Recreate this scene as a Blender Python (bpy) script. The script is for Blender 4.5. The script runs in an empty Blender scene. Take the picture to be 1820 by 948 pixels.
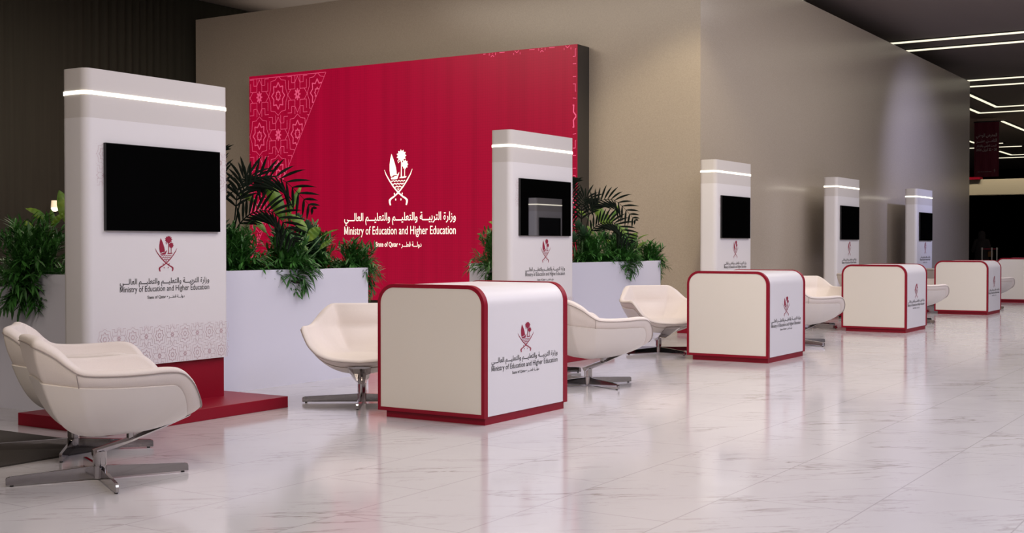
import bpy, bmesh, math, random
from mathutils import Vector, Matrix
S = bpy.context.scene
COL = S.collection
PI = math.pi

# ------------------------------------------------------------------ camera
F_PX, YAW, PITCH, CAM_H = 2213.94, math.radians(32.4875), math.radians(0.98218), 1.25
cd = bpy.data.cameras.new('camera')
cd.sensor_fit = 'HORIZONTAL'
cd.sensor_width = 36.0
cd.lens = F_PX * 36.0 / 1820.0
cd.clip_end = 300
cam = bpy.data.objects.new('camera', cd)
cam.location = (0, 0, CAM_H)
cam.rotation_euler = (PI / 2 - PITCH, 0, YAW - PI / 2)
COL.objects.link(cam)
S.camera = cam

# ------------------------------------------------------------------ colour management, world
S.view_settings.view_transform = 'Standard'
S.view_settings.look = 'None'
S.view_settings.gamma = 1
S.view_settings.use_curve_mapping = False
S.view_settings.exposure = 0.40
w = bpy.data.worlds.new('hall_ambient')
S.world = w
w.use_nodes = True
w.node_tree.nodes['Background'].inputs[0].default_value = (0.80, 0.76, 0.90, 1)
w.node_tree.nodes['Background'].inputs[1].default_value = 0.02

# ------------------------------------------------------------------ hall lighting (unseen area fills added under the ceiling, plus wall spots)
HC = 6.1
def area(name, loc, size, power, color, rot=(0, 0, 0), spread=180):
    l = bpy.data.lights.new(name, 'AREA')
    l.shape = 'RECTANGLE'
    l.size, l.size_y = size
    l.energy = power
    l.color = color
    l.spread = math.radians(spread)
    o = bpy.data.objects.new(name, l)
    o.location = loc
    o.rotation_euler = rot
    COL.objects.link(o)
    return o
COOL = (0.79, 0.785, 1.0)
WARM = (1.0, 0.87, 0.72)
area('fill_light', (5.5, -3.0, HC - .05), (9, 5), 420, COOL)  # broad soft fills, added to light the row; no fixture is modelled
area('fill_light', (17, -3.0, HC - .05), (9, 5), 380, COOL)
area('fill_light', (29, -2.0, HC - .05), (9, 5), 125, COOL)
area('fill_light', (9, 3.6, HC - .05), (6, 2.5), 190, (1.0, .93, .90))
area('fill_light', (20, 3.6, HC - .05), (8, 2.5), 190, (1.0, .93, .90))
area('fill_light', (-6, 7.0, HC - .05), (6, 8), 330, WARM)
area('fill_light', (11.5, 12, HC - .05), (5, 6), 340, WARM)
for x_ in (1.0, 8.5, 15.5, 22.5):  # tilted fills added to warm the desk and kiosk ends
    area('fill_light', (x_, 1.8, HC - .4), (2.2, 1.6), {1.0: 200, 8.5: 95, 15.5: 50}.get(x_, 38), WARM, (0, math.radians(-58), 0))
area('ceiling_fill', (19.3, 15.1, 5.65 + .05), (2.8, 6), 22, WARM, (PI, 0, 0))  # added unseen uplight, brightens the ceiling behind the woven wall

def spot(name, loc, target, power, color, size, blend, r=.15):
    l = bpy.data.lights.new(name, 'SPOT')
    l.energy = power
    l.color = color
    l.spot_size = math.radians(size)
    l.spot_blend = blend
    l.shadow_soft_size = r
    o = bpy.data.objects.new(name, l)
    o.location = loc
    d = Vector(target) - Vector(loc)
    o.rotation_euler = d.to_track_quat('-Z', 'Y').to_euler()
    COL.objects.link(o)
    return o
spot('wall_spot', (14.6, 6.2, 5.9), (17.26, 8.0, 1.9), 300, (1.0, .86, .60), 58, .6)
area('parapet_fill', (50.75, 6, HC - .1), (.3, 14), 75, (1.0, .88, .66), (0, math.radians(-29), 0), 70)  # unseen fill added to brighten the far parapet
spot('wall_spot', (27.0, 3.0, 5.9), (29.5, 7.65, 2.4), 900, (.60, .62, 1.0), 66, 1)

# ------------------------------------------------------------------ helpers
def tag(o, label=None, cat=None, group=None, kind=None):
    if label: o['label'] = label
    if cat: o['category'] = cat
    if group: o['group'] = group
    if kind: o['kind'] = kind
    return o
def link(name, me, mat=None, parent=None):
    o = bpy.data.objects.new(name, me)
    COL.objects.link(o)
    if mat is not None and len(me.materials) == 0: me.materials.append(mat)
    if parent is not None: o.parent = parent
    return o
def obj(name, bm, mat=None, parent=None, smooth=False, loc=None, rot=None):
    bmesh.ops.recalc_face_normals(bm, faces=bm.faces)
    me = bpy.data.meshes.new(name)
    bm.to_mesh(me)
    bm.free()
    if smooth:
        for p in me.polygons: p.use_smooth = True
        if smooth != 'all': me.set_sharp_from_angle(angle=math.radians(35))
    o = link(name, me, mat, parent)
    if loc is not None: o.location = loc
    if rot is not None: o.rotation_euler = rot
    return o
def empty(name, loc=(0, 0, 0), rz=0):
    o = bpy.data.objects.new(name, None)
    o.empty_display_size = .1
    o.location = loc
    o.rotation_euler = (0, 0, rz)
    COL.objects.link(o)
    return o
def kids(o):
    return [c for c in list(COL.objects) if c.parent == o]
def copy_tree(o, parent=None):
    c = o.copy()
    COL.objects.link(c)
    c.parent = parent
    for ch in kids(o): copy_tree(ch, c)
    return c
def box(bm, x0, x1, y0, y1, z0, z1, bev=0, seg=2):
    r = bmesh.ops.create_cube(bm, size=1)
    vs = r['verts']
    for v in vs:
        v.co = Vector(((x0 + x1) / 2 + v.co.x * (x1 - x0), (y0 + y1) / 2 + v.co.y * (y1 - y0), (z0 + z1) / 2 + v.co.z * (z1 - z0)))
    if bev:
        es = list({e for v in vs for e in v.link_edges})
        bmesh.ops.bevel(bm, geom=es, offset=bev, segments=seg, affect='EDGES', profile=.5)
    return bm
def B(*a, **k): return box(bmesh.new(), *a, **k)
def prism(bm, pts, fn, a, b):
    """closed outline pts (2-D) extruded from a to b; fn(u, v, w) -> xyz"""
    va = [bm.verts.new(fn(u, v, a)) for u, v in pts]
    vb = [bm.verts.new(fn(u, v, b)) for u, v in pts]
    n = len(pts)
    bm.faces.new(va)
    bm.faces.new(vb[::-1])
    for i in range(n): bm.faces.new((va[i], vb[i], vb[(i + 1) % n], va[(i + 1) % n]))
    return bm
def tube(bm, pts, radii, n=8, cap=True):
    pts = [Vector(p) for p in pts]
    if not hasattr(radii, '__len__'): radii = [radii] * len(pts)
    rings = []
    up = None
    for i, p in enumerate(pts):
        d = (pts[min(i + 1, len(pts) - 1)] - pts[max(i - 1, 0)]).normalized()
        if up is None:
            up = Vector((0, 0, 1)) if abs(d.z) < .9 else Vector((1, 0, 0))
        s = d.cross(up).normalized()
        up = s.cross(d).normalized()
        rings.append([bm.verts.new(p + (s * math.cos(t) + up * math.sin(t)) * radii[i]) for t in [2 * PI * k / n for k in range(n)]])
    for a, b in zip(rings, rings[1:]):
        for k in range(n): bm.faces.new((a[k], a[(k + 1) % n], b[(k + 1) % n], b[k]))
    if cap:
        bm.faces.new(rings[0][::-1])
        bm.faces.new(rings[-1])
    return bm
def lathe(bm, prof, n=24, c=(0, 0, 0)):
    rings = []
    for r, z in prof:
        rings.append([bm.verts.new((c[0] + r * math.cos(2 * PI * k / n), c[1] + r * math.sin(2 * PI * k / n), c[2] + z)) for k in range(n)])
    for a, b in zip(rings, rings[1:]):
        for k in range(n): bm.faces.new((a[k], a[(k + 1) % n], b[(k + 1) % n], b[k]))
    bm.faces.new(rings[0][::-1])
    bm.faces.new(rings[-1])
    return bm
def arc(cx, cy, r, a0, a1, n):
    return [(cx + r * math.cos(a0 + (a1 - a0) * k / n), cy + r * math.sin(a0 + (a1 - a0) * k / n)) for k in range(n + 1)]

# ------------------------------------------------------------------ materials
def mat(name, color, rough=.5, metal=0, spec=.5, emit=None, es=0, coat=0, coat_r=.05):
    m = bpy.data.materials.new(name)
    m.use_nodes = True
    b = m.node_tree.nodes['Principled BSDF']
    b.inputs['Base Color'].default_value = (*color, 1)
    b.inputs['Roughness'].default_value = rough
    b.inputs['Metallic'].default_value = metal
    b.inputs['Specular IOR Level'].default_value = spec
    b.inputs['Coat Weight'].default_value = coat
    b.inputs['Coat Roughness'].default_value = coat_r
    if name == 'black_glass': b.inputs['IOR'].default_value = 2.3
    if emit:
        b.inputs['Emission Color'].default_value = (*emit, 1)
        b.inputs['Emission Strength'].default_value = es
    return m
def nd(m, t, **k):
    n = m.node_tree.nodes.new(t)
    for a, v in k.items():
        if a in n.inputs.keys() if isinstance(a, str) else False: n.inputs[a].default_value = v
        else: setattr(n, a, v)
    return n
def lk(m, a, b): m.node_tree.links.new(a, b)
def math_node(m, op, a, b=None, clamp=False):
    n = nd(m, 'ShaderNodeMath', operation=op, use_clamp=clamp)
    for i, x in enumerate((a, b)):
        if x is None: continue
        if isinstance(x, (int, float)): n.inputs[i].default_value = x
        else: lk(m, x, n.inputs[i])
    return n.outputs[0]
def mixc(m, fac, c1, c2):
    n = nd(m, 'ShaderNodeMix', data_type='RGBA')
    lk(m, fac, n.inputs[0])
    for i, c in ((6, c1), (7, c2)):
        if isinstance(c, tuple): n.inputs[i].default_value = (*c, 1)
        else: lk(m, c, n.inputs[i])
    return n.outputs[2]
def coords(m, scale=(1, 1, 1), rot=(0, 0, 0)):
    tc = nd(m, 'ShaderNodeTexCoord')
    mp = nd(m, 'ShaderNodeMapping')
    mp.inputs['Scale'].default_value = scale
    mp.inputs['Rotation'].default_value = rot
    lk(m, tc.outputs['Object'], mp.inputs['Vector'])
    return mp.outputs[0]
def noise(m, vec, scale, detail=2, rough=.5, dist=0):
    n = nd(m, 'ShaderNodeTexNoise')
    n.inputs['Scale'].default_value = scale
    n.inputs['Detail'].default_value = detail
    n.inputs['Roughness'].default_value = rough
    n.inputs['Distortion'].default_value = dist
    lk(m, vec, n.inputs['Vector'])
    return n.outputs['Fac']
def ramp(m, fac, stops):
    r = nd(m, 'ShaderNodeValToRGB')
    e = r.color_ramp.elements
    while len(e) < len(stops): e.new(.5)
    for el, (p, c) in zip(e, stops):
        el.position = p
        el.color = (c, c, c, 1) if not isinstance(c, tuple) else (*c, 1)
    lk(m, fac, r.inputs[0])
    return r.outputs[0]
def bump(m, h, strength, dist=.01):
    b = nd(m, 'ShaderNodeBump')
    b.inputs['Strength'].default_value = strength
    b.inputs['Distance'].default_value = dist
    lk(m, h, b.inputs['Height'])
    lk(m, b.outputs[0], m.node_tree.nodes['Principled BSDF'].inputs['Normal'])
def pb(m, k): return m.node_tree.nodes['Principled BSDF'].inputs[k]

M_WHITE = mat('white_lacquer', (.74, .72, .74), .38)
M_BAND = mat('greige_lacquer', (.62, .59, .58), .4)
M_CREAM = mat('cream_laminate', (.74, .70, .63), .42)
M_RED = mat('crimson_lacquer', (.25, .0012, .016), .42, spec=.3)
M_PLANTER = mat('planter_white', (.67, .67, .78), .42)
M_STRIP = mat('light_strip', (1, .95, .85), .5, emit=(1.0, .93, .76), es=1.8)
M_GLASSBLACK = mat('black_glass', (.0015, .0015, .0015), .01, spec=.8)
M_BEZEL = mat('black_plastic', (.006, .006, .006), .3)
M_EMBLEM = mat('maroon_print', (.28, .004, .035), .5)
M_INK = mat('black_print', (.02, .018, .02), .5)
M_PATTERN = mat('pale_pattern_print', (.55, .42, .45), .5)
M_LEDWHITE = mat('led_white', (.6, .6, .55), .5, emit=(.93, .86, .72), es=.78)
M_LEDPINK = mat('led_pink', (.5, .1, .2), .5, emit=(.72, .06, .16), es=.5)
M_CHROME = mat('chrome', (.60, .57, .57), .07, 1)
M_SHELL = mat('white_shell', (.76, .71, .67), .36)
M_DARKMETAL = mat('dark_cabinet', (.045, .040, .036), .5)
M_PIPING = mat('taupe_piping', (.34, .29, .27), .8)

def fabric(name, c, sc=420):
    m = mat(name, c, .9, spec=.25)
    v = coords(m)
    n = noise(m, v, sc, 2)
    lk(m, mixc(m, n, tuple(x * .9 for x in c), tuple(min(1, x * 1.07) for x in c)), pb(m, 'Base Color'))
    bump(m, n, .35, .002)
    return m
M_FABRIC = fabric('cream_upholstery', (.76, .69, .65))

def wall_fabric():
    m = mat('woven_wall', (.40, .35, .29), .42, spec=.5)
    v = coords(m)
    n1 = noise(m, v, 75, 3, .7)
    v2 = coords(m, (1, 1, 3))
    n2 = noise(m, v2, 60, 2)
    c = mixc(m, ramp(m, n1, [(.3, 0.), (.7, 1.)]), (.37, .32, .265), (.45, .39, .325))
    lk(m, c, pb(m, 'Base Color'))
    bump(m, n2, .05, .004)
    lk(m, ramp(m, n1, [(.3, .20), (.7, .27)]), pb(m, 'Roughness'))
    return m
M_WALL = wall_fabric()

def marble():
    m = mat('marble_tiles', (.7, .68, .68), .1, spec=.62)
    v = coords(m)
    # slabs 1.35 x 0.675 m, running along the aisle
    tc = nd(m, 'ShaderNodeTexCoord')
    mp = nd(m, 'ShaderNodeMapping')
    mp.inputs['Location'].default_value = (.3, -.39, 0)
    lk(m, tc.outputs['Object'], mp.inputs['Vector'])
    br = nd(m, 'ShaderNodeTexBrick')
    br.offset = .5
    br.inputs['Scale'].default_value = 1
    br.inputs['Brick Width'].default_value = 1.35
    br.inputs['Row Height'].default_value = .675
    br.inputs['Mortar Size'].default_value = .004
    br.inputs['Mortar Smooth'].default_value = .2
    br.inputs['Color1'].default_value = (.0, .0, .0, 1)
    br.inputs['Color2'].default_value = (1, 1, 1, 1)
    br.inputs['Mortar'].default_value = (.5, .5, .5, 1)
    lk(m, mp.outputs[0], br.inputs['Vector'])
    # each slab shifts the vein field
    sh = nd(m, 'ShaderNodeVectorMath', operation='MULTIPLY_ADD')
    lk(m, br.outputs['Color'], sh.inputs[0])
    sh.inputs[1].default_value = (7, 5, 0)
    vr = coords(m, (1, 1, 1), (0, 0, math.radians(47)))
    vs_ = nd(m, 'ShaderNodeVectorMath', operation='MULTIPLY')
    lk(m, vr, vs_.inputs[0])
    vs_.inputs[1].default_value = (.42, 2.5, 1)
    lk(m, vs_.outputs[0], sh.inputs[2])
    n1 = noise(m, sh.outputs[0], 1.5, 6, .62, .35)
    d1 = math_node(m, 'ABSOLUTE', math_node(m, 'SUBTRACT', n1, .5))
    vein = ramp(m, d1, [(0, 1.), (.006, .6), (.018, 0.)])
    msk = ramp(m, noise(m, v, 1.7, 3), [(.46, 0.), (.66, 1.)])
    vf = math_node(m, 'MULTIPLY', vein, msk)
    n3 = noise(m, sh.outputs[0], 4.5, 5, .6, .5)
    d3 = math_node(m, 'ABSOLUTE', math_node(m, 'SUBTRACT', n3, .5))
    vein2 = ramp(m, d3, [(0, .6), (.012, 0.)])
    msk2 = ramp(m, noise(m, v, 2.6, 3), [(.52, 0.), (.66, 1.)])
    vf2 = math_node(m, 'MAXIMUM', vf, math_node(m, 'MULTIPLY', vein2, msk2))
    cloud = noise(m, v, .8, 4)
    base = mixc(m, cloud, (.56, .54, .565), (.65, .63, .64))
    c = mixc(m, math_node(m, 'MULTIPLY', vf2, .95), base, (.30, .26, .25))
    c = mixc(m, math_node(m, 'MULTIPLY', br.outputs['Fac'], .42), c, (.28, .26, .26))
    lk(m, c, pb(m, 'Base Color'))
    rn = noise(m, v, 3, 3)
    lk(m, ramp(m, rn, [(.3, .09), (.7, .15)]), pb(m, 'Roughness'))
    return m
M_FLOOR = marble()

def ceiling_mat():
    m = mat('dark_ceiling', (.2, .16, .15), .6)
    v = coords(m, (.25, 1, 1))
    n = noise(m, v, .6, 3)
    lk(m, mixc(m, n, (.18, .148, .138), (.24, .195, .18)), pb(m, 'Base Color'))
    return m
M_CEIL = ceiling_mat()

def led_red():
    m = mat('led_red', (.03, .001, .006), .35, spec=.35)
    v = coords(m)
    sp = nd(m, 'ShaderNodeSeparateXYZ')
    lk(m, v, sp.inputs[0])
    a = math_node(m, 'PINGPONG', sp.outputs[1], .022)
    b = math_node(m, 'PINGPONG', sp.outputs[2], .022)
    g = math_node(m, 'MINIMUM', math_node(m, 'MULTIPLY', a, 45), math_node(m, 'MULTIPLY', b, 45))
    g = ramp(m, g, [(0, .80), (.25, 1.)])
    # LED modules 0.5 m wide differ a little in tint
    n = noise(m, coords(m, (1, 3.5, .06)), 2.2, 2)
    f = math_node(m, 'MULTIPLY', g, ramp(m, n, [(.35, .92), (.65, 1.06)]))
    e = nd(m, 'ShaderNodeVectorMath', operation='SCALE')
    e.inputs[0].default_value = (.47, .0015, .034)
    lk(m, f, e.inputs['Scale'])
    lk(m, e.outputs[0], pb(m, 'Emission Color'))
    pb(m, 'Emission Strength').default_value = .56
    return m
M_LED = led_red()

def curtain_mat():
    m = mat('charcoal_drape', (.04, .036, .029), .9, spec=.2)
    n = noise(m, coords(m, (6, 6, .15)), 3, 3)
    lk(m, mixc(m, n, (.033, .032, .025), (.052, .049, .038)), pb(m, 'Base Color'))
    return m
M_CURTAIN = curtain_mat()

def rug_mat():
    m = mat('charcoal_rug', (.05, .045, .042), .95, spec=.15)
    n = noise(m, coords(m), 220, 3)
    lk(m, mixc(m, n, (.035, .031, .029), (.10, .09, .085)), pb(m, 'Base Color'))
    bump(m, n, .6, .004)
    return m
M_RUG = rug_mat()

def leaf_mat(name, c1, c2, rough=.45, trans=0.25):
    m = mat(name, c1, rough)
    n = noise(m, coords(m), 9, 2)
    lk(m, mixc(m, ramp(m, n, [(.3, 0.), (.7, 1.)]), c1, c2), pb(m, 'Base Color'))
    return m
M_SHRUB = leaf_mat('shrub_green', (.022, .10, .018), (.06, .21, .035))
M_BROAD = leaf_mat('broad_leaf_green', (.05, .17, .02), (.22, .34, .03))
M_PALM = leaf_mat('palm_backlit', (.004, .007, .005), (.008, .014, .008), .8)  # near-black: the fronds' backlit look is put into the leaf colour
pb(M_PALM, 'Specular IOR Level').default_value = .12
M_ROSETTE = leaf_mat('rosette_green', (.035, .09, .045), (.06, .13, .06))
M_STEM = mat('green_stem', (.07, .16, .05), .5)
M_SOIL = mat('dark_soil', (.012, .010, .009), .9)

# ------------------------------------------------------------------ setting
WX, WY, WH = 17.26, 7.65, 5.65       # the woven-clad block: faces x = WX and y = WY
tag(obj('floor', B(-14, 90, -14, 30, -.1, 0), M_FLOOR), kind='structure')
tag(obj('ceiling', B(-14, 90, -14, 30, HC, HC + .2), M_CEIL), kind='structure')
bm = bmesh.new()
box(bm, WX, WX + .25, WY, 18.31, 0, WH)
tag(obj('wall_back', bm, M_WALL), kind='structure')
tag(obj('wall_right', B(WX + .25, 34.95, WY, WY + .25, 0, WH), M_WALL), kind='structure')
tag(obj('wall_end', B(34.70, 34.95, WY + .25, 18.3, 0, WH), M_WALL), kind='structure')
tag(obj('wall_far', B(84, 84.2, -14, 30, 0, HC), mat('black_hall', (.002, .002, .002), .9, spec=0)), kind='structure')
M_DARKWALL = mat('dark_wall', (.008, .008, .009), .9, spec=.1)
tag(obj('wall_front', B(-14, 84, -14.2, -14, 0, HC), M_DARKWALL), kind='structure')
tag(obj('wall_near', B(-14.2, -14, -14, 30, 0, HC), M_DARKWALL), kind='structure')
# pale bridge parapet across the far end of the hall
tag(obj('trim_1', B(52, 52.5, -6, 13.5, 3.25, 3.87, bev=.01), mat('beige_parapet', (.50, .44, .34), .6)), kind='structure')
tag(obj('trim_2', B(51.9, 52.4, 10.95, 13.5, 3.87, 3.97), M_RED), kind='structure')

# floor-to-ceiling drape on the left
def curtain():
    bm = bmesh.new()
    rnd = random.Random(3)
    xs = []
    x = 2.0
    while x < 24:
        xs.append(x)
        x += .035
    ph = 0
    prev = None
    fr = 10
    for x in xs:
        fr += rnd.uniform(-.6, .6)
        fr = min(16, max(8, fr))
        ph += fr * .035 * 2 * PI / 2.2
        y = 18.52 + (.012 + .012 * math.sin(x * 1.7)) * math.sin(ph) + .03 * math.sin(x * 1.3)
        a, b = bm.verts.new((x, y, .01)), bm.verts.new((x, y, HC - .01))
        a2, b2 = bm.verts.new((x, y + .012, .01)), bm.verts.new((x, y + .012, HC - .01))
        if prev:
            pa, pb_, pa2, pb2 = prev
            bm.faces.new((pa, a, b, pb_))
            bm.faces.new((pa2, pb2, b2, a2))
            bm.faces.new((pa, pa2, a2, a))
            bm.faces.new((pb_, b, b2, pb2))
        prev = (a, b, a2, b2)
    o = obj('curtain', bm, M_CURTAIN, smooth='all')
    tag(o, 'charcoal pleated floor-to-ceiling curtain behind the left end of the woven wall', 'curtain')
curtain()

# ------------------------------------------------------------------ lettering, emblem, geometric pattern
FORMS = {'ا': (0xFE8D, 0xFE8E, None, None), 'ب': (0xFE8F, 0xFE90, 0xFE91, 0xFE92), 'ة': (0x0629, 0xFE94, None, None),
 'ت': (0xFE95, 0xFE96, 0xFE97, 0xFE98), 'ث': (0xFE99, 0xFE9A, 0xFE9B, 0xFE9C), 'ح': (0xFEA1, 0xFEA2, 0xFEA3, 0xFEA4),
 'د': (0xFEA9, 0xFEAA, None, None), 'ر': (0xFEAD, 0xFEAE, None, None), 'ز': (0xFEAF, 0xFEB0, None, None),
 'ش': (0xFEB5, 0xFEB6, 0xFEB7, 0xFEB8), 'ض': (0xFEBD, 0xFEBE, 0xFEBF, 0xFEC0), 'ط': (0xFEC1, 0xFEC2, 0xFEC3, 0xFEC4),
 'ع': (0xFEC9, 0xFECA, 0xFECB, 0xFECC), 'ل': (0xFEDD, 0xFEDE, 0xFEDF, 0xFEE0), 'م': (0xFEE1, 0xFEE2, 0xFEE3, 0xFEE4),
 'ن': (0xFEE5, 0xFEE6, 0xFEE7, 0xFEE8), 'و': (0xFEED, 0xFEEE, None, None), 'ي': (0xFEF1, 0xFEF2, 0xFEF3, 0xFEF4),
 'ق': (0xFED5, 0xFED6, 0xFED7, 0xFED8), 'ك': (0xFED9, 0xFEDA, 0xFEDB, 0xFEDC), 'أ': (0xFE83, 0xFE84, None, None),
 'ص': (0xFEB9, 0xFEBA, 0xFEBB, 0xFEBC), 'ـ': (0x640,) * 4}
def ar(s):
    out = []
    for i, c in enumerate(s):
        if c not in FORMS:
            out.append(c)
            continue
        p = i > 0 and s[i - 1] in FORMS and FORMS[s[i - 1]][2] is not None
        n = i + 1 < len(s) and s[i + 1] in FORMS and FORMS[c][2] is not None
        out.append(chr(FORMS[c][3 if p and n else 1 if p else 2 if n else 0]))
    return ''.join(reversed(out))
def text_mesh(s, bold=.012):
    """flat text outlines; returns (verts, faces) scaled so that the width is 1 and x is centred; cap height in .cap"""
    cu = bpy.data.curves.new('lettering', 'FONT')
    cu.body = s
    cu.resolution_u = 4
    cu.offset = bold
    o = bpy.data.objects.new('lettering_source', cu)
    COL.objects.link(o)
    bpy.context.view_layer.update()
    dg = bpy.context.evaluated_depsgraph_get()
    me = bpy.data.meshes.new_from_object(o.evaluated_get(dg))
    bpy.data.objects.remove(o)
    vs = [v.co.copy() for v in me.vertices]
    fs = [tuple(p.vertices) for p in me.polygons]
    bpy.data.meshes.remove(me)
    # overlapping strokes: lift alternate islands a hair so that no two faces coincide
    par = list(range(len(vs)))
    def find(a):
        while par[a] != a:
            par[a] = par[par[a]]
            a = par[a]
        return a
    for f in fs:
        for a in f[1:]:
            ra, rb = find(f[0]), find(a)
            if ra != rb: par[rb] = ra
    isl = {}
    for i in range(len(vs)):
        k = isl.setdefault(find(i), len(isl))
        vs[i].z = (k % 3) * 1.0
    x0, x1 = min(v.x for v in vs), max(v.x for v in vs)
    # two glyphs come out self-crossing: draw them from plain strokes instead
    boxes = {}
    for i, v in enumerate(vs):
        b = boxes.setdefault(find(i), [v.x, v.x, v.y, v.y])
        b[0], b[1], b[2], b[3] = min(b[0], v.x), max(b[1], v.x), min(b[2], v.y), max(b[3], v.y)
    def drop(root):
        fs[:] = [f for f in fs if find(f[0]) != root]
    def bar(x, y, X, Y, w_, z, horiz=True):
        b = len(vs)
        dx, dy = (w_ / 2, 0) if horiz else (0, w_ / 2)
        vs.extend([Vector((x - dx, y - dy, z)), Vector((x + dx, y + dy, z)), Vector((X + dx, Y + dy, z)), Vector((X - dx, Y - dy, z))])
        fs.append((b, b + 1, b + 2, b + 3))
    if s.startswith('Ministry'):
        root = min(boxes, key=lambda k: boxes[k][0])
        a, b_, c, d = boxes[root]
        drop(root)
        w_ = .105
        bar(a + w_ / 2, c, a + w_ / 2 + .01, d, w_, 0)
        bar(b_ - w_ / 2, c, b_ - w_ / 2 - .01, d, w_, 0)
        m_ = (a + b_) / 2
        bar(a + w_ * .7, d, m_, c + .06, w_ * 1.05, 1)
        bar(b_ - w_ * .7, d, m_, c + .06, w_ * 1.05, 2)
    if chr(0x629) in s:
        L = x1 - x0
        for root in list(boxes):
            a, b_, c, d = boxes[root]
            if .885 < ((a + b_) / 2 - x0) / L < .925 and b_ - a > .12 and c < .12 and d < .62:
                drop(root)
                cx, n = (a + b_) / 2, 20
                R_ = [(cx + .155 * math.cos(t) + .05 * max(0, math.sin(t)) ** 2, .215 + .205 * math.sin(t)) for t in [2 * PI * k / n for k in range(n)]]
                Q_ = [(cx + .075 * math.cos(t) + .05 * max(0, math.sin(t)) ** 2, .205 + .115 * math.sin(t)) for t in [2 * PI * k / n for k in range(n)]]
                b = len(vs)
                vs.extend([Vector((x, y, 1)) for x, y in R_ + Q_])
                for k in range(n): fs.append((b + k, b + (k + 1) % n, b + n + (k + 1) % n, b + n + k))
    return [Vector(((v.x - (x0 + x1) / 2) / (x1 - x0), v.y, v.z)) for v in vs], fs
T_AR = text_mesh(ar('وزارة التربيـــة والتعليـــم والتعليـــم العالـــي'))
T_EN = text_mesh('Ministry of Education and Higher Education', .004)
T_QA = text_mesh('State of Qatar • ' + ar('دولـــة قطـــر'))

def flat_obj(name, vf, material, parent, origin, udir, scale_u, scale_v, normal, eps=.0004):
    """a flat print: u along udir, v up, lifted off the surface along normal"""
    vs, fs = vf
    U, N, O = Vector(udir), Vector(normal), Vector(origin)
    me = bpy.data.meshes.new(name)
    me.from_pydata([O + U * (v[0] * scale_u) + Vector((0, 0, v[1] * scale_v)) + N * (v[2] * eps + .0012) for v in vs], [], fs)
    me.update()
    return link(name, me, material, parent)

def emblem_shape():
    """crossed curved swords, sailing boat, two palms, sea: unit height 1, u centred"""
    V, F = [], []
    def P(x, y): return ((x - 560) / 470.0, (545 - y) / 470.0)
    def poly(pts, lift=0):
        b = len(V)
        V.extend([(*P(*p), lift) for p in pts])
        F.append(tuple(range(b, b + len(pts))))
    def stroke(pts, ws, lift=0):
        n = len(pts)
        b = len(V)
        if not hasattr(ws, '__len__'): ws = [ws] * n
        for i, (x, y) in enumerate(pts):
            x0, y0 = pts[max(i - 1, 0)]
            x1, y1 = pts[min(i + 1, n - 1)]
            L = math.hypot(x1 - x0, y1 - y0) or 1
            nx, ny = -(y1 - y0) / L * ws[i] / 2, (x1 - x0) / L * ws[i] / 2
            V.append((*P(x + nx, y + ny), lift))
            V.append((*P(x - nx, y - ny), lift))
        for i in range(n - 1): F.append((b + 2 * i, b + 2 * i + 1, b + 2 * i + 3, b + 2 * i + 2))
    for s, l in ((1, 0), (-1, 1)):
        m = lambda x: 560 + s * (x - 560)
        stroke([(m(443), 243), (m(458), 285), (m(485), 335), (m(520), 390), (m(560), 440), (m(598), 474), (m(622), 490), (m(632), 503), (m(632), 522), (m(626), 546)],
               [3, 8, 10, 11, 12, 13, 15, 17, 14, 11], l)
        for x, y in ((527, 450), (538, 498)):
            poly([(m(x) + 5 * math.cos(t), y + 10 * math.sin(t)) for t in [k * PI / 4 for k in range(8)]], 0)
    # sail and hull
    poly([(503, 108), (493, 150), (487, 200), (487, 250), (493, 296), (503, 306), (520, 292), (546, 288), (546, 262), (540, 225), (528, 180), (515, 140)])
    poly([(500, 326), (498, 312), (515, 309), (534, 298), (548, 296), (558, 280), (568, 264), (566, 284), (559, 304), (552, 324), (530, 328)], 1)
    stroke([(505, 300), (525, 286), (548, 284), (562, 290)], 5, 2)
    # palms: spiky crowns
    def crown(cx, cy, rx, ry, n, lift):
        pts = []
        for k in range(2 * n):
            r = 1 if k % 2 == 0 else .72
            t = k * PI / n
            pts.append((cx + rx * r * math.cos(t), cy + ry * r * math.sin(t)))
        poly(pts, lift)
    crown(587, 128, 42, 54, 11, 0)
    stroke([(556, 165), (562, 190), (572, 172)], 6, 1)
    crown(616, 203, 28, 42, 9, 1)
    stroke([(589, 165), (587, 240), (586, 308)], [9, 8, 10], 2)
    stroke([(614, 235), (613, 304)], 6, 2)
    poly([(566, 318), (582, 306), (605, 304), (630, 303), (622, 316), (596, 319)], 0)
    # sea
    for y, xa, xb in ((341, 500, 617), (365, 513, 606), (389, 531, 590)):
        n = 16
        stroke([(xa + (xb - xa) * k / n, y + 4.5 * math.sin(k / n * (xb - xa) / 24 * 2 * PI)) for k in range(n + 1)], 8, 0)
    poly([(549, 405), (570, 405), (560, 421)])
    return V, F
T_EMBLEM = emblem_shape()

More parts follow.
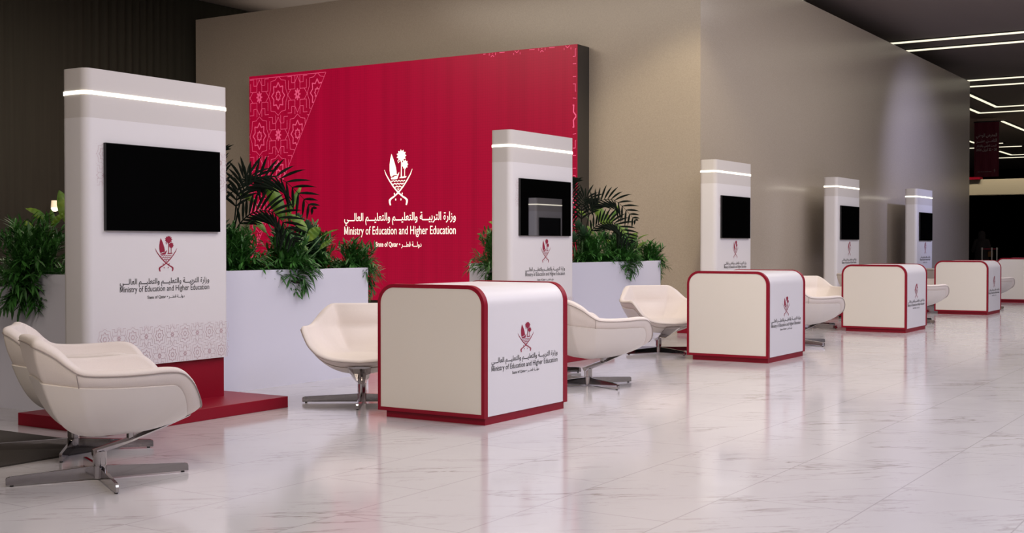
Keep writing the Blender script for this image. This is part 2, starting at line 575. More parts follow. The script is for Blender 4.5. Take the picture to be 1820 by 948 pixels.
def clip_seg(a, b, poly):
    """clip segment to a convex counter-clockwise polygon"""
    t0, t1 = 0., 1.
    dx, dy = b[0] - a[0], b[1] - a[1]
    n = len(poly)
    for i in range(n):
        p, q = poly[i], poly[(i + 1) % n]
        nx, ny = -(q[1] - p[1]), q[0] - p[0]
        den = nx * dx + ny * dy
        num = nx * (p[0] - a[0]) + ny * (p[1] - a[1])
        if abs(den) < 1e-12:
            if num > 0: return None
        elif den > 0: t0 = max(t0, num / den)
        else: t1 = min(t1, num / den)
        if t0 >= t1: return None
    return (a[0] + dx * t0, a[1] + dy * t0), (a[0] + dx * t1, a[1] + dy * t1)
def star(r1, r2, n=8, ph=0):
    return [((r1 if k % 2 == 0 else r2) * math.sin(ph + k * PI / n), (r1 if k % 2 == 0 else r2) * math.cos(ph + k * PI / n)) for k in range(2 * n)]
def motif_lines(kind):
    """line work of one lattice cell (unit cell centred on 0): list of (polyline, closed, width factor)"""
    L = []
    if kind == 0:
        L.append((star(.34, .245), True, 2.0))
        L.append((star(.13, .09), True, 1.8))
        o = []
        for q in range(4):
            c, s = math.cos(q * PI / 2), math.sin(q * PI / 2)
            for x, y in ((0, .5), (.17, .40), (.38, .38), (.40, .17)):
                o.append((x * c + y * s, -x * s + y * c))
        L.append((o, True, 1))
    else:
        L.append((star(.14, .05), True, 2.4))
        for sx in (1, -1):
            L.append(([(0, .46), (.13 * sx, .30), (.13 * sx, .14), (.34 * sx, .14), (.5 * sx, .0), (.34 * sx, -.14), (.13 * sx, -.14), (.13 * sx, -.30), (0, -.46)], False, 1))
            for sy in (1, -1):
                L.append(([(.13 * sx, .5 * sy), (.13 * sx, .30 * sy), (.30 * sx, .30 * sy), (.30 * sx, .46 * sy), (.5 * sx, .46 * sy)], False, 1))
                L.append(([(.34 * sx, .14 * sy), (.46 * sx, .14 * sy), (.46 * sx, .36 * sy)], False, 1))
    return L
def pattern(cx, cz, du, dv, regions, lw, star_par=0):
    """lattice of motifs with cell (du, dv), a big star at (cx, cz); clipped to convex regions; flat (verts, faces)"""
    V, F = [], []
    for poly in regions:
        us, vs = [p[0] for p in poly], [p[1] for p in poly]
        i0, i1 = int(math.floor((min(us) - cx) / du)) - 1, int(math.ceil((max(us) - cx) / du)) + 1
        j0, j1 = int(math.floor((min(vs) - cz) / dv)) - 1, int(math.ceil((max(vs) - cz) / dv)) + 1
        for i in range(i0, i1 + 1):
            for j in range(j0, j1 + 1):
                for pts, closed, wf in motif_lines((i + j) % 2):
                    n = len(pts)
                    for k in range(n if closed else n - 1):
                        a, b = pts[k], pts[(k + 1) % n]
                        A = (cx + (i + a[0]) * du, cz + (j + a[1]) * dv)
                        Bp = (cx + (i + b[0]) * du, cz + (j + b[1]) * dv)
                        c = clip_seg(A, Bp, poly)
                        if not c: continue
                        (x0, y0), (x1, y1) = c
                        Ln = math.hypot(x1 - x0, y1 - y0)
                        if Ln < 1e-6: continue
                        h = lw * wf / 2
                        tx, ty = (x1 - x0) / Ln, (y1 - y0) / Ln
                        nx, ny = -ty * h, tx * h
                        ex, ey = tx * h * .5, ty * h * .5
                        q = len(V)
                        z = (q // 4 % 7) * .25
                        V += [(x0 - ex + nx, y0 - ey + ny, z), (x0 - ex - nx, y0 - ey - ny, z), (x1 + ex - nx, y1 + ey - ny, z), (x1 + ex + nx, y1 + ey + ny, z)]
                        F.append((q, q + 1, q + 2, q + 3))
    return V, F
def ccw(p):
    a = sum(p[i][0] * p[(i + 1) % len(p)][1] - p[(i + 1) % len(p)][0] * p[i][1] for i in range(len(p)))
    return p if a > 0 else p[::-1]
def rect(u0, u1, v0, v1): return ccw([(u0, v0), (u1, v0), (u1, v1), (u0, v1)])

# ------------------------------------------------------------------ display kiosks
PITCH_X = 5.3817
def rrect(x0, x1, y0, y1, r, n=8):
    return (arc(x0 + r, y0 + r, r, PI, 1.5 * PI, n) + arc(x1 - r, y0 + r, r, 1.5 * PI, 2 * PI, n) +
            arc(x1 - r, y1 - r, r, 0, .5 * PI, n) + arc(x0 + r, y1 - r, r, .5 * PI, PI, n))
XYZ = lambda u, v, w_: (u, v, w_)
def make_kiosk():
    ox, oy = 6.285, 7.065                      # base centre; local = world - (ox, oy)
    t = empty('display_kiosk', (ox, oy, 0))
    def loc(o):
        o.location = (-ox, -oy, 0)
        return o
    loc(obj('base_plate', B(5.437, 7.153, 6.60, 7.53, 0, .086, bev=.003), M_RED, t))
    loc(obj('column', B(5.68, 6.911, 7.04, 7.235, .086, .40), M_RED, t))
    fp = rrect(5.602, 6.945, 7.01, 7.27, .06)
    loc(obj('body', prism(bmesh.new(), fp, XYZ, .389, 2.124), M_WHITE, t, smooth=True))
    loc(obj('upper_band', prism(bmesh.new(), rrect(5.6025, 6.9445, 7.0105, 7.2695, .06), XYZ, 2.124, 2.462), M_BAND, t, smooth=True))
    loc(obj('light_strip', prism(bmesh.new(), rrect(5.598, 6.949, 7.006, 7.274, .063), XYZ, 2.283, 2.308), M_STRIP, t, smooth=True))
    sc = loc(obj('screen', B(5.754, 6.827, 6.985, 7.012, 1.350, 1.959, bev=.002), M_BEZEL, t))
    obj('screen_glass', B(5.758, 6.823, 6.984, 6.9855, 1.354, 1.955), M_GLASSBLACK, sc)
    cx = 6.31
    Y = 7.01
    N = (0, -1, 0)
    U = (1, 0, 0)
    loc(flat_obj('emblem', T_EMBLEM, M_EMBLEM, t, (cx, Y, 1.060), U, .206 * 2, .26, N))
    loc(flat_obj('arabic_lettering', T_AR, M_INK, t, (cx, Y, .972), U, .843, .055, N))
    loc(flat_obj('english_lettering', T_EN, M_INK, t, (cx, Y, .917), U, .843, .058, N))
    loc(flat_obj('country_lettering', T_QA, M_INK, t, (cx, Y, .865), U, .350, .030, N))
    pv = pattern(5.756, .594, .1220, .1480, [rect(5.696, 6.932, .393, .671)], .0022)
    loc(flat_obj('geometric_frieze', pv, M_PATTERN, t, (0, Y, 0), U, 1, 1, N, .0001))
    for rg in (rect(5.692, 5.753, 1.655, 1.955), rect(6.828, 6.922, 1.655, 1.955)):
        pv = pattern(5.756, 1.88, .1220, .1480, [rg], .0018)
        loc(flat_obj('side_ornament', pv, M_PATTERN, t, (0, Y, 0), U, 1, 1, N, .0001))
    return t
kiosk_labels = ['tall white display kiosk in the left foreground, largest, on a crimson base plate',
 'white display kiosk in front of the right end of the red video wall',
 'white display kiosk beside the corner of the woven wall, behind the second desk',
 'white display kiosk against the long woven wall, middle one of the three there',
 'farthest white display kiosk near the right end of the woven wall']
k0 = make_kiosk()
for k in range(5):
    o = k0 if k == 0 else copy_tree(k0)
    o.location.x = 6.285 + PITCH_X * k
    tag(o, kiosk_labels[k], 'kiosk', 'white display kiosks in a row')
# a kiosk of the facing row across the aisle: seen mirrored in the second screen
o = copy_tree(k0)
o.location = (27.83, -2.65, 0)
o.rotation_euler = (0, 0, PI)
tag(o, 'white display kiosk across the aisle, seen only as a reflection in a screen', 'kiosk', 'white display kiosks in a row')

# ------------------------------------------------------------------ reception desks
def make_desk():
    ox, oy = 7.7, 5.22
    t = empty('reception_desk', (ox, oy, 0))
    def loc(o):
        o.location = (-ox, -oy, 0)
        return o
    def arch(y0, y1, z0, z1, r, n=14):
        return [(y0, z0), (y1, z0)] + arc(y1 - r, z1 - r, r, 0, PI / 2, n) + arc(y0 + r, z1 - r, r, PI / 2, PI, n)
    fn = lambda u, v, w_: (w_, u, v)
    loc(obj('plinth', B(7.155, 8.239, 4.778, 5.640, 0, .06), M_RED, t))
    loc(obj('body', prism(bmesh.new(), arch(4.768, 5.690, .058, .962, .138), fn, 7.15, 8.24), M_WHITE, t, smooth=True))
    for n_, (a, b) in enumerate(((7.123, 7.168), (8.212, 8.268))):
        bm = bmesh.new()
        A, C = arch(4.762, 5.696, .050, .970, .145), arch(4.788, 5.670, .076, .944, .119)
        rings = []
        for pts, x in ((A, a), (A, b), (C, b), (C, a)): rings.append([bm.verts.new((x, y, z)) for y, z in pts])
        n = len(A)
        for i in range(4):
            p, q = rings[i], rings[(i + 1) % 4]
            for j in range(n): bm.faces.new((p[j], p[(j + 1) % n], q[(j + 1) % n], q[j]))
        loc(obj('trim_hoop', bm, M_RED, t, smooth=True))
        x0, x1 = (a + .003, a + .02) if n_ == 0 else (b - .02, b - .003)
        loc(obj('end_panel', prism(bmesh.new(), arch(4.786, 5.672, .074, .946, .121), fn, x0, x1), M_CREAM, t))
    cx, Y, U, N = 7.674, 4.768, (1, 0, 0), (0, -1, 0)
    loc(flat_obj('emblem', T_EMBLEM, M_EMBLEM, t, (cx, Y, .478), U, .216 * 2, .215, N))
    loc(flat_obj('arabic_lettering', T_AR, M_INK, t, (cx, Y, .425), U, .907, .050, N))
    loc(flat_obj('english_lettering', T_EN, M_INK, t, (cx, Y, .370), U, .907, .053, N))
    loc(flat_obj('country_lettering', T_QA, M_INK, t, (cx, Y, .330), U, .37, .028, N))
    return t
desk_labels = ['nearest white reception desk with crimson edges, centre of the picture',
 'second white reception desk with crimson edges, in front of the kiosk at the wall corner',
 'third white crimson-edged reception desk from the front, before the farthest kiosk',
 'fourth white crimson-edged reception desk, its face yellowish, below the end of the woven wall',
 'farthest white crimson-edged reception desk, cut off by the right picture edge']
d0 = make_desk()
for k in range(5):
    o = d0 if k == 0 else copy_tree(d0)
    o.location.x = 7.7 + PITCH_X * k
    tag(o, desk_labels[k], 'desk', 'white reception desks in a row')

# ------------------------------------------------------------------ video wall
def video_wall():
    x0, x1, y0, y1, z0, z1 = 16.88, 17.26, 9.55, 16.513, .30, 4.370
    t = empty('video_wall', (17.07, (y0 + y1) / 2, 0))
    def loc(o):
        o.location = (-17.07, -(y0 + y1) / 2, 0)
        return o
    loc(obj('cabinet', B(x0 + .01, x1, y0, y1, z0, z1), M_DARKMETAL, t))
    loc(obj('support_base', B(x0 + .06, x1, y0 + .1, y1 - .1, 0, z0), M_DARKMETAL, t))
    loc(obj('display_face', B(x0, x0 + .012, y0, y1, z0, z1), M_LED, t))
    N, U = (-1, 0, 0), (0, -1, 0)
    cy = 13.045
    loc(flat_obj('emblem', T_EMBLEM, M_LEDWHITE, t, (x0, cy, 1.935), U, .60 * 2, .945, N))
    loc(flat_obj('arabic_lettering', T_AR, M_LEDWHITE, t, (x0, cy, 1.672), U, 2.39, .190, N))
    loc(flat_obj('english_lettering', T_EN, M_LEDWHITE, t, (x0, cy, 1.435), U, 2.39, .205, N))
    loc(flat_obj('country_lettering', T_QA, M_LEDWHITE, t, (x0, cy, 1.225), U, .98, .115, N))
    # u = -y
    regs = [ccw([(-16.50, 4.31), (-14.66, 4.31), (-16.50, .95)]), rect(-11.3, -9.57, 4.30, 4.36), rect(-9.625, -9.57, .4, 4.30)]
    pv = pattern(-15.793, 3.97, .467, .712, regs, .010)
    b = len(pv[0])
    L = 0.010
    pv[0].extend([(-14.66, 4.31, .3), (-14.66 + L, 4.31, .3), (-16.50 + L, .95, .3), (-16.50, .95, .3)])
    pv[1].append((b, b + 1, b + 2, b + 3))
    b = len(pv[0])
    pv[0].extend([(-16.50, 4.31, .3), (-14.66, 4.31, .3), (-14.66, 4.32, .3), (-16.50, 4.32, .3)])
    pv[1].append((b, b + 1, b + 2, b + 3))
    loc(flat_obj('geometric_ornament', pv, M_LEDPINK, t, (x0, 0, 0), U, 1, 1, N, .0006))
    tag(t, 'large crimson video wall with white palm-and-swords emblem and ministry lettering', 'video wall')
video_wall()

# ------------------------------------------------------------------ planters
def make_planter():
    t = empty('planter_box', (7.685, 8.09, 0))
    bm = bmesh.new()
    X0, X1, Y0, Y1, Z = 5.95 - 7.685, 9.42 - 7.685, 7.65 - 8.09, 8.53 - 8.09, 1.033
    w_ = .03
    def lp(a, z): return [bm.verts.new(p) for p in ((X0 + a, Y0 + a, z), (X1 - a, Y0 + a, z), (X1 - a, Y1 - a, z), (X0 + a, Y1 - a, z))]
    r = [lp(0, 0), lp(0, Z), lp(w_, Z), lp(w_, .90)]
    for p, q in zip(r, r[1:]):
        for j in range(4): bm.faces.new((p[j], p[(j + 1) % 4], q[(j + 1) % 4], q[j]))
    bm.faces.new(r[0][::-1])
    bm.faces.new(r[-1])
    obj('box_shell', bm, M_PLANTER, t)
    bm = bmesh.new()
    bmesh.ops.create_grid(bm, x_segments=40, y_segments=12, size=1)
    rnd = random.Random(5)
    for v in bm.verts: v.co = Vector((v.co.x * (X1 - X0 - .07) / 2, v.co.y * (Y1 - Y0 - .07) / 2, .945 + rnd.uniform(-.012, .012)))
    g = bmesh.ops.extrude_face_region(bm, geom=bm.faces[:])
    for v in [e for e in g['geom'] if isinstance(e, bmesh.types.BMVert)]: v.co.z = .905
    obj('soil', bm, M_SOIL, t, smooth=True)
    return t
p0 = make_planter()
p0.location = (7.685, 8.09, 0)
tag(p0, 'long white planter box behind the foreground kiosk, standing left of the video wall lettering', 'planter', 'long white planter boxes')
PDX = 6.487
p1 = copy_tree(p0)
p1.location.x += PDX
tag(p1, 'long white planter box behind the second kiosk, at the foot of the woven wall', 'planter', 'long white planter boxes')

# foliage -----------------------------------------------------------
def leaf_quad(bm, p, d, up, L, W, bend=.25, n=3):
    """a slender folded leaf from p along d"""
    d = d.normalized()
    s = d.cross(up)
    if s.length < 1e-3: s = d.cross(Vector((1, 0, 0)))
    s.normalize()
    nn = s.cross(d).normalized()
    prof = [0.35, 1.0, .75, 0.0] if n == 3 else [0.3, .8, 1.0, .85, .5, 0.0]
    prev = None
    for k in range(n + 1):
        t = k / n
        c = p + d * (L * t) - Vector((0, 0, 1)) * (bend * L * t * t) + nn * 0
        w_ = W * prof[k] / 2
        if k == n: cur = (bm.verts.new(c),)
        else: cur = (bm.verts.new(c - s * w_ + nn * w_ * .35), bm.verts.new(c), bm.verts.new(c + s * w_ + nn * w_ * .35))
        if prev:
            if len(cur) == 3:
                bm.faces.new((prev[0], prev[1], cur[1], cur[0]))
                bm.faces.new((prev[1], prev[2], cur[2], cur[1]))
            else:
                bm.faces.new((prev[0], prev[1], cur[0]))
                bm.faces.new((prev[1], prev[2], cur[0]))
        prev = cur
def shrub_mesh(seed, R, H, stems=110, droop=None, dn=10, leaves=17, L0=.10):
    rnd = random.Random(seed)
    bm = bmesh.new()
    for i in range(stems):
        a = rnd.uniform(0, 2 * PI)
        e = rnd.uniform(.12, 1.0)
        if droop is not None and i < dn:
            a = math.radians(droop) + rnd.uniform(-.9, .9)
            e = rnd.uniform(-.45, .1)
        el = e * PI / 2 * .95
        if droop is not None and i < dn: R_, H_ = R * .72, H * .72
        else: R_, H_ = R, H
        ln = (R_ * math.cos(el) ** 2 + H_ * math.sin(el) ** 2) * rnd.uniform(.72, 1.08) if el > 0 else R_ * rnd.uniform(.6, .95)
        d = Vector((math.cos(a) * math.cos(el), math.sin(a) * math.cos(el), math.sin(el)))
        base = Vector((rnd.uniform(-.04, .04), rnd.uniform(-.04, .04), 0))
        pts = []
        for k in range(7):
            t = k / 6
            pts.append(base + d * (ln * t) + Vector((0, 0, .10 * t - .16 * t * t * (1 if el < .9 else .3))))
        tube(bm, pts, [.004 * (1 - .7 * k / 6) for k in range(7)], 3, cap=False)
        for j in range(leaves):
            t = .22 + .78 * (j + rnd.random() * .5) / leaves
            q = t * 6
            k = min(5, int(q))
            p = pts[k].lerp(pts[k + 1], q - k)
            dd = (pts[k + 1] - pts[k]).normalized()
            az = rnd.uniform(0, 2 * PI)
            s = dd.cross(Vector((0, 0, 1)))
            if s.length < .05: s = Vector((1, 0, 0))
            s.normalize()
            u = s.cross(dd)
            side = s * math.cos(az) + u * math.sin(az)
            leaf_quad(bm, p, dd * rnd.uniform(.6, 1.1) + side * .75, Vector((0, 0, 1)), L0 * rnd.uniform(.7, 1.3), .021, .15)
    me_bm = bm
    return me_bm
def make_shrub(seed, R, H, x, y, z=.95, **k):
    t = empty('leafy_shrub', (x, y, z))
    f = obj('foliage', shrub_mesh(seed, R, H, **k), M_SHRUB, t)
    # shallow dark nursery saucer the stems grow from
    b = lathe(bmesh.new(), [(.03, -.05), (.13, -.045), (.155, -.02), (.15, -.016), (.10, -.03), (.02, -.032)], 20)
    obj('saucer', b, M_SOIL, t, smooth=True)
    return t

RIGHT = Vector((.537, -.843, 0))
DEEP = Vector((.843, .537, 0))
def frond(bm, pts, n_leaf, Lmax, W):
    """pinnate palm frond: rachis through pts, leaflets both sides"""
    P = [Vector(p) for p in pts]
    def cr(t):
        n = len(P) - 1
        q = min(n - 1e-6, t * n)
        i = int(q)
        u = q - i
        p0, p1, p2, p3 = P[max(i - 1, 0)], P[i], P[i + 1], P[min(i + 2, n)]
        return .5 * ((2 * p1) + (p2 - p0) * u + (2 * p0 - 5 * p1 + 4 * p2 - p3) * u * u + (3 * p1 - p0 - 3 * p2 + p3) * u ** 3)
    C = [cr(k / 20) for k in range(21)]
    tube(bm, C, [.009 * (1 - .8 * k / 20) for k in range(21)], 5)
    rnd = random.Random(len(pts) * 7 + n_leaf)
    for j in range(n_leaf):
        t = .36 + .64 * j / (n_leaf - 1)
        p = cr(t)
        d = (cr(min(1, t + .02)) - cr(max(0, t - .02))).normalized()
        s = (d.cross(DEEP).normalized() * .95 + DEEP * .25 * (1 if j % 2 else -1)).normalized()
        L = Lmax * math.sin(PI * (.18 + .80 * (t - .36) / .64)) ** .6
        for sg in (1, -1):
            dd = d * .72 + s * sg * .85 + Vector((0, 0, .12)) + Vector((rnd.uniform(-.08, .08), rnd.uniform(-.08, .08), 0))
            leaf_quad(bm, p, dd, DEEP, L * rnd.uniform(.85, 1.1), W, .22, 5)
def make_palm(x, y):
    t = empty('areca_palm', (x, y, .93))
    fr = [[(0, 0, 0), (.10, .58, .0), (.20, .86, .02), (.47, .93, .08), (.76, .66, .12)],
          [(-.02, 0, 0), (-.14, .50, .08), (-.24, .78, .1), (-.48, .92, .12), (-.72, .78, .15)],
          [(.02, 0, 0), (.09, .40, -.10), (.26, .60, -.16), (.48, .60, -.2), (.66, .36, -.24)],
          [(0, 0, 0), (-.06, .45, -.12), (-.16, .72, -.25), (-.30, .80, -.40), (-.42, .66, -.55)],
          [(0, 0, 0), (.04, .50, .15), (.05, .85, .30), (.12, .98, .42), (.26, .90, .52)],
          [(0, 0, 0), (-.10, .32, .0), (-.26, .50, -.04), (-.46, .52, -.06), (-.62, .32, -.08)],
          [(0, 0, 0), (-.03, .50, .10), (-.10, .92, .10), (-.14, 1.10, .08), (-.10, 1.22, .02)]]
    for i, f in enumerate(fr):
        bm = bmesh.new()
        frond(bm, [RIGHT * a + DEEP * c + Vector((0, 0, b)) for a, b, c in f], 17, .29, .027)
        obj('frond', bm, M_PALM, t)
    bm = bmesh.new()
    rnd = random.Random(8)
    for i in range(9):
        a = rnd.uniform(0, 2 * PI)
        tube(bm, [(.02 * math.cos(a), .02 * math.sin(a), 0), (.06 * math.cos(a), .06 * math.sin(a), .25), (.12 * math.cos(a), .12 * math.sin(a), .45)], [.008, .006, .003], 5)
    obj('stem_cluster', bm, M_STEM, t)
    return t
def broad_leaf(bm, base, tip, W, sag=.06, twist=0):
    base, tip = Vector(base), Vector(tip)
    d = tip - base
    L = d.length
    s = d.cross(DEEP).normalized()
    s = Matrix.Rotation(twist, 3, d.normalized()) @ s
    nn = s.cross(d).normalized()
    N = 14
    rows = []
    for k in range(N + 1):
        t = k / N
        c = base + d * t + Vector((0, 0, 1)) * (sag * 4 * t * (1 - t)) + nn * (.10 * L * t * t)
        w_ = W / 2 * math.sin(PI * min(1, (t * .94 + .05))) ** .75 * (1 - .25 * t)
        rows.append([bm.verts.new(c + s * w_ * q + nn * abs(q) * w_ * .35 + nn * .004 * math.sin(k * 2.1)) for q in (-1, -.5, 0, .5, 1)])
    for a, b in zip(rows, rows[1:]):
        for q in range(4): bm.faces.new((a[q], a[q + 1], b[q + 1], b[q]))
def make_broad(x, y, leaves):
    """leaves: tip (right, up), base (right, up), depth, width, twist"""
    t = empty('broad_leaved_plant', (x, y, .93))
    for (tr, tu, br, bu, dp, W, tw) in leaves:
        tip = RIGHT * tr + DEEP * (dp * 1.3) + Vector((0, 0, tu))
        st = RIGHT * br + DEEP * dp + Vector((0, 0, bu))
        bm = bmesh.new()
        broad_leaf(bm, st, tip, W, .012, tw)
        l = obj('leaf', bm, M_BROAD, t, smooth='all')
        mid = Vector((st.x * .35, st.y * .35, st.z * .6))
        obj('leaf_stalk', tube(bmesh.new(), [(0, 0, 0), mid, st], [.010, .008, .005], 6), M_STEM, l, smooth='all')
    return t
def make_rosette(x, y, heads):
    t = empty('rosette_plant', (x, y, .93))
    for n_, (a, b, c, r) in enumerate(heads):
        h = RIGHT * a + DEEP * c + Vector((0, 0, b))
        bm = bmesh.new()
        rnd = random.Random(40 + n_)
        for ring in range(6):
            el = -.35 + ring * .33
            for k in range(9):
                az = k * 2 * PI / 9 + ring * .35
                d = Vector((math.cos(az) * math.cos(el), math.sin(az) * math.cos(el), math.sin(el)))
                leaf_quad(bm, h + Vector((0, 0, ring * r * .16)), d, Vector((0, 0, 1)), r * (1.15 - ring * .09) * rnd.uniform(.9, 1.1), r * .52, -.30, 5)
        hd = obj('rosette', bm, M_ROSETTE, t)
        obj('stalk', tube(bmesh.new(), [(h.x * .5, h.y * .5, 0), (h.x * .8, h.y * .8, h.z * .5), h], [.014, .013, .011], 6), M_STEM, hd, smooth='all')
    return t
PLACES = ['in the planter left of the video wall', 'in the planter behind the second kiosk']
plants = []
def plant(o, cat, labels, group):
    plants.append((o, cat, labels, group))
plant(make_shrub(1, .40, .46, 5.99, 8.12, .93, stems=170, droop=215, dn=20, leaves=17), 'shrub',
      ['large leafy shrub hanging over the left end of the first planter, left picture edge', 'leafy shrub hanging over the left end of the planter behind the second kiosk'], 'leafy shrubs in the planters')
plant(make_shrub(2, .30, .36, 6.62, 7.95, .95), 'shrub',
      ['low dark leafy shrub just left of the foreground kiosk', 'leafy shrub hidden behind the second kiosk, left half of its planter'], 'leafy shrubs in the planters')
plant(make_shrub(3, .34, .42, 7.97, 7.95, .95, stems=130), 'shrub',
      ['leafy shrub right beside the foreground kiosk, below the palm', 'leafy shrub right beside the second kiosk, below the palm'], 'leafy shrubs in the planters')
plant(make_shrub(4, .27, .36, 8.42, 7.77, .95, stems=120, droop=-90, dn=9), 'shrub',
      ['leafy shrub whose sprig hangs over the front of the first planter', 'leafy shrub whose sprig hangs over the front of the second planter'], 'leafy shrubs in the planters')
plant(make_shrub(5, .33, .43, 9.0, 8.05, .95, stems=170), 'shrub',
      ['tall leafy shrub near the right end of the first planter, against the red screen', 'tall leafy shrub near the right end of the second planter'], 'leafy shrubs in the planters')
plant(make_shrub(6, .28, .32, 9.46, 7.86, .93, stems=110, droop=-20, dn=22), 'shrub',
      ['small leafy shrub spilling over the right end of the first planter', 'small leafy shrub spilling over the right end of the second planter'], 'leafy shrubs in the planters')
plant(make_palm(8.10, 8.22), 'palm', ['dark feathery palm right of the foreground kiosk, against the red screen', 'dark feathery palm right of the second kiosk, against the woven wall'], 'dark palms in the planters')
plant(make_broad(6.213, 8.20, [(.071, .747, .154, .48, .0, .125, .2), (-.186, .612, -.03, .535, .0, .055, .5), (-.212, .516, -.145, .40, .03, .065, .3), (-.33, .459, -.26, .425, .0, .03, .4), (-.06, .468, -.116, .38, -.05, .06, .2), (-.116, .547, .01, .47, -.05, .045, -.3), (.14, .56, .03, .46, -.05, .05, .4), (-.02, .60, .014, .46, .05, .05, .0), (.10, .42, .0, .36, -.1, .06, .8)]), 'plant',
      ['broad-leaved plant with upright yellow-green leaves left of the foreground kiosk', 'broad-leaved plant with one pale leaf showing left of the second kiosk'], 'broad-leaved plants')
plant(make_broad(8.786, 8.15, [(-.204, .98, -.012, .56, .05, .15, .1), (.169, .89, .02, .575, .02, .062, .3), (-.454, .821, -.30, .735, .1, .07, .3), (-.02, .80, .03, .52, .12, .07, -.6), (-.30, .60, -.16, .44, -.05, .07, .5)]), 'plant',
      ['broad-leaved plant with tall pale leaves behind the palm fronds, against the red screen', 'broad-leaved plant with tall pale leaves behind the palm fronds, against the woven wall'], 'broad-leaved plants')
plant(make_broad(8.70, 7.90, [(-.076, .62, .089, .46, -.02, .10, .5), (.222, .48, .10, .36, -.06, .11, .3), (.339, .357, .215, .28, -.08, .05, .5), (-.023, .357, .11, .27, -.08, .055, .5), (.38, .46, .22, .40, .0, .02, .4), (-.20, .40, -.08, .28, -.02, .06, .2)]), 'plant',
      ['low broad-leaved plant with rounded olive leaves at the front of the first planter', 'low broad-leaved plant with rounded olive leaves at the front of the second planter'], 'broad-leaved plants')
plant(make_rosette(8.78, 8.02, [(-.04, .30, 0, .11), (.12, .38, .05, .11), (.05, .24, -.12, .10), (-.16, .36, .1, .10), (.20, .26, .0, .09), (.02, .46, .1, .10)]), 'plant',
      ['dark green plant with artichoke-like rosettes in the middle of the first planter', 'dark green plant with artichoke-like rosettes right of the palm in the second planter'], 'rosette plants')
plant(make_rosette(7.86, 8.10, [(-.06, .34, -.1, .10), (.06, .42, -.05, .10), (.0, .50, .05, .10)]), 'plant',
      ['dark green rosette plant partly hidden by the foreground kiosk', 'dark green rosette plant on long stalks right beside the second kiosk'], 'rosette plants')
for o, cat, labels, group in plants:
    tag(o, labels[0], cat, group)
    c = copy_tree(o)
    c.location.x += PDX
    tag(c, labels[1], cat, group)

# ------------------------------------------------------------------ lounge chairs
def catmull(P, n):
    P = [Vector(p) for p in P]
    out = []
    m = len(P) - 1
    for i in range(m):
        p0, p1, p2, p3 = P[max(i - 1, 0)], P[i], P[i + 1], P[min(i + 2, m)]
        for k in range(n):
            u = k / n
            out.append(.5 * ((2 * p1) + (p2 - p0) * u + (2 * p0 - 5 * p1 + 4 * p2 - p3) * u * u + (3 * p1 - p0 - 3 * p2 + p3) * u ** 3))
    out.append(P[-1])
    return out
# half rim (y >= 0) from the middle of the back to the middle of the seat front: position, seam radius
RIM = [(-.358, .00, .757), (-.360, .14, .757), (-.366, .258, .755), (-.335, .300, .740), (-.275, .345, .700), (-.212, .388, .643), (-.150, .418, .606),
       (-.02, .440, .597), (.13, .452, .600), (.26, .450, .607), (.335, .440, .595), (.392, .415, .545), (.432, .375, .478), (.465, .300, .415), (.485, .190, .380), (.497, .00, .366)]
SEAMZ = [.56, .56, .555, .55, .545, .54, .535, .53, .53, .53, .525, .47, .405, .355, .325, .312]
def build_rim():
    n = 5
    pts = catmull(RIM, n)
    zs = catmull([(0, 0, z) for z in SEAMZ], n)
    half = [(p, z.z) for p, z in zip(pts, zs)]
    full = half + [(Vector((p.x, -p.y, p.z)), z) for p, z in half[-2:0:-1]]
    return full
RIMS = build_rim()
CI, CO = Vector((.02, 0, .385)), Vector((.05, 0, .252))
def outer(p, r, off=0):
    """outer bowl surface under rim point p at radial share r"""
    f = max(0, min(1, (p.x + .1) / .6))
    pw = 2.8 - .5 * f + max(0, min(1, (-p.x - .12) / .15))
    xy = CO.lerp(p, r)
    z = CO.z + (p.z - CO.z) * r ** pw
    d = Vector((p.x - CO.x, p.y, 0)).normalized()
    return Vector((xy.x, xy.y, z)) + d * off * min(1, r * 1.5) + Vector((0, 0, -off * (1 - r * .7)))
def inner(p, r):
    ang = math.atan2(p.y, -(p.x - .02))
    f = max(0, min(1, (p.x + .1) / .5))
    pw = 3.4 + 1.2 * f
    d = Vector((p.x - .02, p.y, 0)).normalized()
    q = p - d * .052
    xy = CI.lerp(q, r)
    back = max(0, 1 - abs(p.y) / .36) if p.x < -.3 else 0
    zc = CI.z + .02 * (r * max(0, p.x) * 2) + .030 * f * math.sin(PI * min(1, r * 1.0)) * max(0, math.cos(p.y * 3))
    z = zc + (q.z + .0 - zc) * r ** pw
    v = Vector((xy.x, xy.y, z))
    if p.x < -.15:
        h = (z - .40) / .38                         # head pad over lumbar pad, crease between
        if h > 0:
            b = .030 * math.sin(PI * min(1, h / .52)) if h < .52 else .034 * math.sin(PI * min(1, (h - .52) / .48)) ** .7
            v -= d * b * (1 - min(1, abs(p.y) / .40) ** 4)
    return v
def seam_r(p, zs):
    lo, hi = .05, 1.0
    for _ in range(24):
        m = (lo + hi) / 2
        if outer(p, m).z < zs: lo = m
        else: hi = m
    return lo
